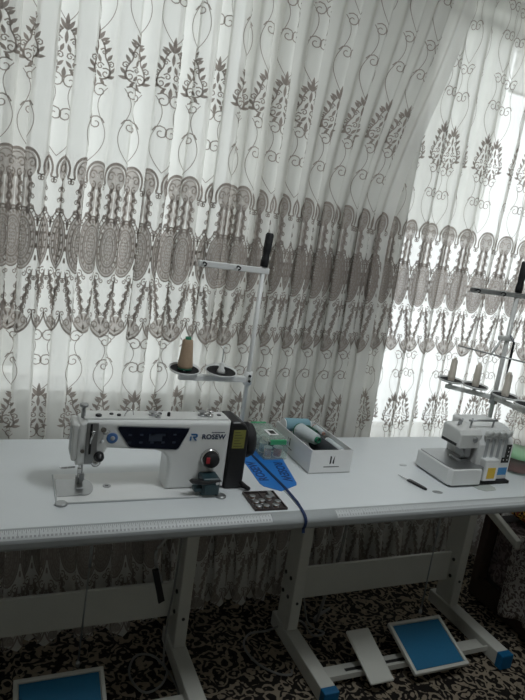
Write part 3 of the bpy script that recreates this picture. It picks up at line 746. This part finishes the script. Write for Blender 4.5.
# ------------------------------------------------------------------ overlock machine
OV = thing('overlock_machine', 'compact white overlock sewing machine with a steel bed plate', 'sewing machine', (.80, .2, TZ))
MB().box(.663, .955, .104, .300, TZ, TZ+.012, .002).build('rubber_foot', rub, OV)
MB().prism([(.655, .298), (.648, .29), (.645, .108), (.657, .091), (.79, .090), (.79, .300)], 'z', TZ+.007, .820, .005, 3).build('bed', wht, OV)
MB().prism([(.662, .292), (.655, .280), (.652, .115), (.662, .097), (.805, .096), (.805, .292)], 'z', .8205, .8232, .0006).build('bed_plate', brushed, OV)
bd = MB().prism([(.125, TZ+.012), (.125, .900), (.140, .925), (.160, .955), (.19, .962), (.30, .962), (.30, TZ+.012)], 'x', .79, .962, .008, 3).build('body', wht, OV)
hdp = MB().prism([(.138, .884), (.136, .936), (.148, .951), (.232, .958), (.240, .950), (.240, .884)], 'x', .698, .805, .007, 3).build('head', offw, OV)
MB().lathe([(.012, 0), (.012, .0016), (0, .002)], (.770, .1358, .918), (0, -1, 0), 18).build('emblem', brushed, hdp)
MB().box(.6965, .6985, .150, .232, .889, .899).build('head_gasket', blk, hdp)
nd = MB().box(.742, .776,   .150, .200, .842, .884, .004).cyl((.752, .172, .822), (.752, .172, .850), .004, n=10).cyl((.764, .172, .822), (.764, .172, .85), .003, n=10).box(.735, .785, .158, .215, .8205, .832, .003)
nd.tube([(.745, .160, .888), (.738, .150, .868), (.748, .146, .848)], .003, 6, 0, 4)
nd.build('presser_foot', brushed, OV)
lv = MB().tube([(.735, .20, .953), (.730, .19, .973), (.722, .185, .980)], .005, 8, 0, 3).tube([(.748, .205, .953), (.752, .20, .980)], .004, 8)
lv.build('lifting_lever', brushed, OV)
tb = MB()
for k in range(4):
    x = .822+.031*k; MB().lathe([(.0045, 0), (.0045, .010), (.013, .012), (.015, .017), (.009, .022), (.013, .026), (.013, .031), (.005, .035), (.005, .048)], (x, .140, .932), (0, -.75, .66), 16).build('tension_knob', offw, OV)
for k in range(4): MB().box(.815+.031*k, .829+.031*k, .1215, .1255, .850, .925, .002).build('thread_channel', silverline, OV)
gb = MB().cyl((.745, .16, .986), (.885, .16, .986), .004, n=10)
for x in (.760, .870): gb.cyl((x, .165, .955), (x, .16, .994), .0035, n=10)
gb.build('top_guide_bar', brushed, OV)
fc = MB().box(.806, .876, .096, .128, TZ+.018, .852, .004, 3).build('looper_cover', wht, OV)
lb = MB().box(.812, .870, .0948, .0965, .770, .842, .0004, 1); lb.box(.822, .860, .0938, .0949, .779, .822, mi=1)
lb.build('yellow_sticker', [card, yel2], fc)
bl = MB().box(.911, .949, .1238, .1255, .828, .902)
for r in range(4):
    for c in range(2): bl.lathe([(.0024, 0), (.0024, .0008)], (.921+.018*c, .1238, .840+.0165*r), (0, -1, 0), 12, mi=1)
bl.build('threading_chart', [ink, card], bd)
MB().box(.900, .950, .1235, .1255, .778, .808, .0004, 1).build('blue_sticker', bluel, bd)
MB().lathe([(.050, 0), (.056, .004), (.056, .022), (.046, .028), (0, .029)], (.963, .22, .850), (1, 0, 0), 26).build('handwheel', offw, OV)

# ------------------------------------------------------------------ cardboard box of thread
BX = thing('cardboard_box', 'open white cardboard box of thread cones with a small black logo', 'box', (.235, .40, TZ))
x0, x1, y0, y1, z0, z1, t = .150, .320, .250, .556, TZ+.001, .838, .003
def wall_(name, *a): return MB().box(*a).build(name, [card], BX)
MB().box(x0, x1, y0, y1, z0, z0+t).build('bottom_panel', cardin, BX)
fr = MB().box(x0, x1, y0, y0+t, z0+t, z1).build('front_panel', card, BX)
MB().box(x0, x1, y1-t, y1, z0+t, z1).build('back_panel', card, BX)
sd_ = MB().box(x0, x0+t, y0+t, y1-t, z0+t, z1).build('side_panel', card, BX)
MB().box(x1-t, x1, y0+t, y1-t, z0+t, z1).build('side_panel', card, BX)
lgm = MB()
cx, cz = .238, .800
lgm.prism([(cx-.009, cz+.017), (cx-.003, cz+.014), (cx-.003, cz-.012), (cx-.009, cz-.015)], 'y', y0-.0008, y0+.0002)
lgm.prism([(cx+.003, cz-.004), (cx+.009, cz+.017), (cx+.009, cz-.015), (cx+.003, cz-.012)], 'y', y0-.0008, y0+.0002)
lgm.box(cx-.032, cx+.032, y0-.0008, y0+.0002, cz-.026, cz-.0235)
lgm.build('logo', ink, fr)
lg2 = MB(); cy = .43
lg2.prism([(cy-.010, .817), (cy-.003, .813), (cy-.003, .790), (cy-.010, .787)], 'x', x0-.0008, x0+.0002)
lg2.prism([(cy+.003, .797), (cy+.010, .817), (cy+.010, .787), (cy+.003, .790)], 'x', x0-.0008, x0+.0002)
lg2.box(x0-.0008, x0+.0002, cy-.030, cy+.030, .776, .779)
lg2.build('side_logo', ink, sd_)
RX = lambda a: Matrix.Rotation(a, 4, 'X')
RY = lambda a: Matrix.Rotation(a, 4, 'Y')
RZm = lambda a: Matrix.Rotation(a, 4, 'Z')
G = 'thread cones in the cardboard box'
# lying cones (axis turned from +Z)
cone((.164, .526, .834), .027, .023, .118, thr_blue, card, 'light blue thread cone lying across the back of the cardboard box', G, RY(PI/2))
cone((.197, .458, .838), .029, .020, .118, thr_white, greencore, 'white thread cone with a green ring end lying on top in the box', G, RZm(.20) @ RX(PI/2-.02), .006)
cone((.182, .365, .784), .025, .018, .085, thr_green, greencore, 'dark green thread cone low at the near left corner of the box', G, RZm(.2) @ RX(PI/2))
cone((.258, .425, .802), .030, .024, .150, thr_dark, blk, 'charcoal thread cone lying along the middle of the box', G, RZm(.10) @ RX(PI/2))
cone((.246, .490, .826), .022, .017, .058, thr_green, greencore, 'dark green thread cone behind the charcoal cone in the box', G, RZm(.3) @ RX(PI/2))
cone((.299, .510, .828), .0145, .011, .080, thr_white, pinkish, 'slim white thread tube with a rosy end at the back right of the box', G, RZm(-.05) @ RX(PI/2-.05))
cone((.303, .410, .812), .0140, .012, .110, thr_white, card, 'slim white thread tube lying along the right side of the box', G, RZm(.03) @ RX(PI/2))
# ------------------------------------------------------------------ clear tub with green clips
TB = thing('storage_tub', 'small clear plastic tub with green clips beside the cardboard box', 'tub', (.08, .475, TZ))
a0, a1, b0, b1, zt = .028, .120, .374, .560, .822
ts = MB()
def tub_wall(p): ts.prism(p, 'z', TZ+.004, zt, 0)
ts.box(a0+.004, a1-.004, b0+.004, b1-.004, TZ+.003, TZ+.005)
ts.box(a0, a0+.002, b0, b1, TZ+.003, zt, .0); ts.box(a1-.002, a1, b0, b1, TZ+.003, zt); ts.box(a0+.002, a1-.002, b0, b0+.002, TZ+.003, zt); ts.box(a0+.002, a1-.002, b1-.002, b1, TZ+.003, zt)
ts.build('tub', tubm, TB)
ld = MB().box(a0-.004, a1+.004, b0-.004, b1+.004, zt, zt+.006, .002); ld.box(a0+.008, a1-.008, b0+.010, b1-.010, zt+.006, zt+.009, .002)
ld = ld.build('lid', tubm, TB)
st = MB().box(.060, .098, .420, .478, zt+.009, zt+.0098, mi=0); st.box(.070, .092, .430, .466, zt+.0098, zt+.0102, mi=1); st.build('lid_sticker', [card, ink], ld)
for yy, s_ in ((b0-.004, -1), (b1+.004, 1)):
    MB().box(a0+.014, a1-.014, min(yy, yy+s_*.006), max(yy, yy+s_*.006), zt-.008, zt+.004, .002).box(a0+.014, a1-.014, min(yy-s_*.006, yy+s_*.006), max(yy-s_*.006, yy+s_*.006), zt+.004, zt+.009, .002).build('clip', greenclip, TB)
it = [((.052, .40, .775), .016, pinkish, 'rosy reel'), ((.093, .402, .773), .018, red, 'dark red reel'), ((.055, .45, .772), .017, thr_blue, 'blue reel'), ((.095, .46, .775), .017, thr_green, 'dark green reel'),
      ((.054, .51, .773), .016, thr_white, 'pale reel'), ((.094, .52, .773), .016, thr_cream, 'cream reel')]
for (c, r, mm, nm) in it:
    q = thing('thread_reel', nm+' of thread inside the clear tub', 'reel', (c[0], c[1], TZ+.005), 'reels in the clear tub')
    MB().cyl((c[0], c[1], TZ+.008), (c[0], c[1], TZ+.040), r*.85, n=16).build('thread', mm, q)
    MB().lathe([(r, 0), (r, .003)], (c[0], c[1], TZ+.0052), n=16).lathe([(r, 0), (r, .003)], (c[0], c[1], TZ+.040), n=16).build('flange', wht, q)

# ------------------------------------------------------------------ blue printed sheet and strap
BS = thing('plastic_sheet', 'bright blue printed plastic sheet lying under the strap and the tub', 'plastic sheet', (.01, .3, TZ))
MB().prism([(-.008, .485), (-.052, .360), (-.063, .190), (-.058, .168), (-.012, .128), (.062, .166), (.070, .182), (.112, .395), (.090, .47)], 'z', TZ+.0004, TZ+.0016).build('sheet', bluebag, BS)
lettering('ROSEW', 'lettering', bluetxt, frame((-.032, .285, TZ+.0019), (.05, 1, 0), (-1, .05, 0)), .046, BS, .0003, 0, 1.0, .0008)
lettering('ROSEW', 'lettering', bluetxt, frame((.058, .275, TZ+.0019), (-.18, -1, 0), (1, -.18, 0)), .046, BS, .0003, 0, 1.0, .0008)
pth = [(-.003, .500), (.002, .40), (.006, .26), (.010, .146), (.006, .05), (-.002, .0)]
sm = MB(); top = []; 
prof = [(x, y, TZ+.0026) for x, y in pth]+[(-.004, y-.0, z+.0) for (y, z) in [(p[0]-.002, p[1]+.002) for p in nosing()[2:]]]+[(-.004, -.036, TZ-.056)]
for i in range(len(prof)-1):
    (xa, ya, za), (xb, yb, zb) = prof[i], prof[i+1]
    sm.quad([(xa-.005, ya, za), (xa+.005, ya, za), (xb+.005, yb, zb), (xb-.005, yb, zb)])
so = sm.build('strap', strapm)
bmm = bmesh.new(); bmm.from_mesh(so.data); bmesh.ops.remove_doubles(bmm, verts=bmm.verts, dist=1e-5); bmesh.ops.solidify(bmm, geom=bmm.faces[:], thickness=.0012); bmm.to_mesh(so.data); bmm.free()
tag(rebase(so, (0, .2, TZ)), 'dark blue webbing strap crossing the joint of the tables and hanging over the edge', 'strap')

# ------------------------------------------------------------------ tray of bobbins
TR = thing('metal_tray', 'small dark metal tray of bobbins near the front edge by the blue sheet', 'tray', (-.10, .07, TZ))
TM = Matrix.Translation((-.098, .066, TZ)) @ Matrix.Rotation(-.02, 4, 'Z')
tm = MB(); W_, D_ = .053, .058
tm.box(-W_, W_, -D_, D_, .0004, .002, M=TM)
for (p, q, r, s_) in ((-W_, -W_+.003, -D_, D_), (W_-.003, W_, -D_, D_), (-W_+.003, W_-.003, -D_, -D_+.003), (-W_+.003, W_-.003, D_-.003, D_)): tm.box(p, q, r, s_, .002, .0075, M=TM)
tm.build('pan', dark_metal, TR)
dv = MB().box(-.001, .001, -D_+.003, D_-.003, .002, .006, M=TM); dv.build('divider', dark_metal, TR)
def bobbin(loc, label):
    t = thing('bobbin', label, 'bobbin', loc, 'bobbins in the metal tray')
    x, y, z = loc
    MB().lathe([(.0105, 0), (.0105, .0012), (.004, .0013)], loc, n=16).lathe([(.004, 0), (.0105, .0001), (.0105, .0012), (.003, .0013)], (x, y, z+.0078), n=16).build('flange', brushed, t)
    MB().lathe([(.008, .0013), (.008, .0078)], loc, n=16).build('thread', pinkish, t)
    return t
p0 = TM @ Vector((-.037, -.042, .0021)); bb0 = bobbin(tuple(p0), 'metal bobbin in the tray corner nearest the table edge and machine')
for (dx, dy, lab) in ((-.012+.0, -.042, 'metal bobbin beside the divider at the near end of the tray'), (-.035, -.015, 'metal bobbin along the machine side of the tray, middle'),
                      (-.014, -.008, 'metal bobbin at the middle of the tray divider, machine side'), (-.034, .022, 'metal bobbin at the far machine-side corner of the tray'), (.020, -.040, 'metal bobbin across the divider near the table edge'),
                      (.036, -.018, 'metal bobbin at the strap side of the tray'), (.018, .012, 'metal bobbin across the divider at the far half of the tray')):
    dup(bb0, tuple(TM @ Vector((dx, dy, .0021))), lab, 'bobbins in the metal tray')
bc = MB().box(-.008, .008, -.018, .018, .002, .010, .003, M=TM @ Matrix.Translation((.034, .035, 0)))
tag(rebase(bc.build('bobbin_case', brushed), TM @ Vector((.034, .035, .002))), 'shiny steel bobbin case in the far strap-side corner of the tray', 'bobbin case')

# ------------------------------------------------------------------ small things on the right table
SN = thing('tweezers', 'black handled tweezers with steel tips lying on the table before the overlock', 'tweezers', (.523, .148, TZ))
d_ = Vector((.538-.509, .084-.212, 0)).normalized(); a_ = math.atan2(d_.y, d_.x)
TMz = Matrix.Translation((.509, .212, TZ)) @ Matrix.Rotation(a_, 4, 'Z')
for s_ in (-1, 1):
    MB().prism([(.0, .0002*s_), (.05, s_*.0045), (.055, s_*.0065), (.05, s_*.0012+.0), ], 'z', .001, .004, M=TMz).build('tip', chrome, SN)
MB().prism([(.050, -.007), (.060, -.0085), (.120, -.007), (.134, -.003), (.134, .003), (.120, .007), (.060, .0085), (.050, .007)], 'z', .0002, .0085, .002, M=TMz).build('handle', blk, SN)
def disc(name, x, y, rx_, ry_, m_, label, cat, rot=0.):
    o = MB().lathe([(1, 0), (1, .0012), (.9, .0016)], (0, 0, 0), n=22).xform(Matrix.Translation((x, y, TZ+.0002)) @ Matrix.Rotation(rot, 4, 'Z') @ Matrix.Diagonal((rx_, ry_, 1, 1))).build(name, m_)
    return tag(rebase(o, (x, y, TZ)), label, cat)
disc('metal_washer', .576, .066, .019, .011, brushed, 'grey oval metal disc lying before the overlock machine', 'disc', -.3)
disc('chalk_piece', .598, .300, .016, .010, mat('white_chalk', (.6, .62, .63), .9, noise=.05), 'thin white chalk piece by the back left corner of the overlock', 'chalk')
pp = MB().prism([(.765, .10), (.768, .070), (.79, .052), (.842, .056), (.856, .075), (.852, .10)], 'z', TZ+.0003, TZ+.0013)
tag(rebase(pp.build('cloth_scrap', mat('grey_green_felt', (.42, .45, .43), .95, noise=.1)), (.8, .07, TZ)), 'grey scrap of felt sticking out from under the overlock front', 'cloth')
GC = thing('plastic_container', 'round clear container with a pale green lid beside the overlock', 'container', (1.105, .215, TZ))
MB().lathe([(.055, .001), (.064, .006), (.072, .070), (.074, .075)], (1.105, .215, TZ), n=30).build('bowl', tubm, GC)
MB().lathe([(.077, .070), (.079, .074), (.078, .086), (.070, .092), (.0, .093)], (1.105, .215, TZ), n=30).build('lid', greenlid, GC)
fi = MB().lathe([(.050, .0), (.058, .04), (.050, .046), (0, .048)], (1.105, .215, TZ+.008), n=24).build('sewing_bits', soft_red)
tag(rebase(fi, (1.105, .215, TZ+.008)), 'reddish sewing bits filling the green-lidded container', 'sewing bits', kind='stuff')

# ------------------------------------------------------------------ sofa beside the right table
SF = thing('sofa', 'dark sofa standing past the end of the overlock table', 'sofa', (1.65, -.05, 0))
MB().box(1.27, 2.10, -.75, .46, 0.004, .12, .01).build('plinth', brownwood, SF)
MB().box(1.255, 2.11, -.80, .46, .12, .36, .03, 3).build('seat_base', upholst, SF)
MB().box(1.26, 2.11, -.80, .44, .355, .42, .025, 3).build('seat_cushion', upholst, SF)
MB().prism([(.195, .392), (.197, .428), (.44, .515), (.44, .478)], 'x', 1.195, 1.225, .004).build('arm_rail', steel_paint, SF)
MB().box(1.205, 1.262, .36, .40, .14, .48, .004).build('rail_post', brownwood, SF)
def drape_cloth(name, m_, xs_, y_a, y_b, z_top, z_bot_fn, amp, lam, seed, label):
    rg = random.Random(seed); mb = bmesh.new(); ny, nz_ = 60, 14; rows = []
    for i in range(ny):
        y = y_a+(y_b-y_a)*i/(ny-1); ph = 2*PI*(y-y_a)/lam; zb_ = z_bot_fn(i/(ny-1)); col = []
        for k in range(nz_):
            tt_ = k/(nz_-1); z = z_top+(zb_-z_top)*tt_
            x = xs_-amp*tt_*(1+math.sin(ph+.6*math.sin(3*tt_)))
            col.append(mb.verts.new((x, y, z)))
        for q_ in range(1, 6): col.insert(0, mb.verts.new((xs_+.05*q_, y, z_top+.004*math.sin(ph+q_))))
        rows.append(col)
    for i in range(ny-1):
        for k in range(len(rows[0])-1):
            f = mb.faces.new((rows[i][k], rows[i+1][k], rows[i+1][k+1], rows[i][k+1])); f.smooth = True
    bmesh.ops.solidify(mb, geom=mb.faces[:], thickness=-.003)
    me = bpy.data.meshes.new(name); mb.to_mesh(me); mb.free(); me.materials.append(m_)
    o = bpy.data.objects.new(name, me); COL.objects.link(o)
    return tag(rebase(o, (xs_, (y_a+y_b)/2, z_top)), label, 'throw')
drape_cloth('sofa_throw', pink_m, 1.252, .05, .35, .428, lambda t: .16+.015*math.sin(9*t), .012, .11, 1, 'dusky patterned throw hanging over the sofa side next to the table leg')
drape_cloth('sofa_throw', throw_m, 1.225, -.5, .235, .436, lambda t: .095+.02*math.sin(11*t), .022, .13, 2, 'pale lacy throw hanging lower down the sofa side')
cu = MB().sphere((0, 0, 0), 1, (1, 1, 1), sub=4)
for v in cu.bm.verts:
    x, y, z = v.co; sg = lambda a: (abs(a)**.55)*(1 if a >= 0 else -1)
    v.co = Vector((1.47+.18*sg(x)*.95, .29+.17*sg(y)*.95, .505+.065*z))
tag(rebase(cu.build('embroidered_cushion', embro_m), (1.47, .29, .44)), 'gold and dark embroidered cushion lying on the sofa', 'cushion')

# ------------------------------------------------------------------ cables
def cable(pts, label, r=.0042):
    o = MB().tube(pts, r, 8, 0, 6).build('power_cable', cable_m); return tag(rebase(o, pts[0]), label, 'cable')
cable([(.31, .45, .30), (.34, .44, .12), (.36, .40, .006), (.40, .335, .0066), (.345, .33, .0066), (.29, .345, .068), (.235, .35, .068), (.17, .395, .0066), (.09, .392, .0066), (.045, .33, .0066), (.06, .24, .0066), (.11, .175, .0066), (.16, .155, .0066), (.175, .175, .0066)],
      'grey power cable looping over the carpet between the two tables')
cable([(-.255, .40, .69), (-.256, .345, .50), (-.262, .335, .30), (-.27, .34, .15), (-.275, .31, .02), (-.27, .27, .0066), (-.31, .21, .0066), (-.37, .20, .0066), (-.40, .29, .0066), (-.36, .37, .0066), (-.30, .345, .0125), (-.262, .25, .0066), (-.255, .16, .0066), (-.265, .05, .0066)],
      'grey power cable hanging down the inner leg of the lockstitch table')
cable([(.50, .55, .69), (.495, .46, .52), (.47, .42, .34), (.42, .40, .14), (.40, .40, .02), (.41, .43, .0066), (.50, .47, .0066)], 'grey power cable dropping behind the panel of the overlock table', .0066)
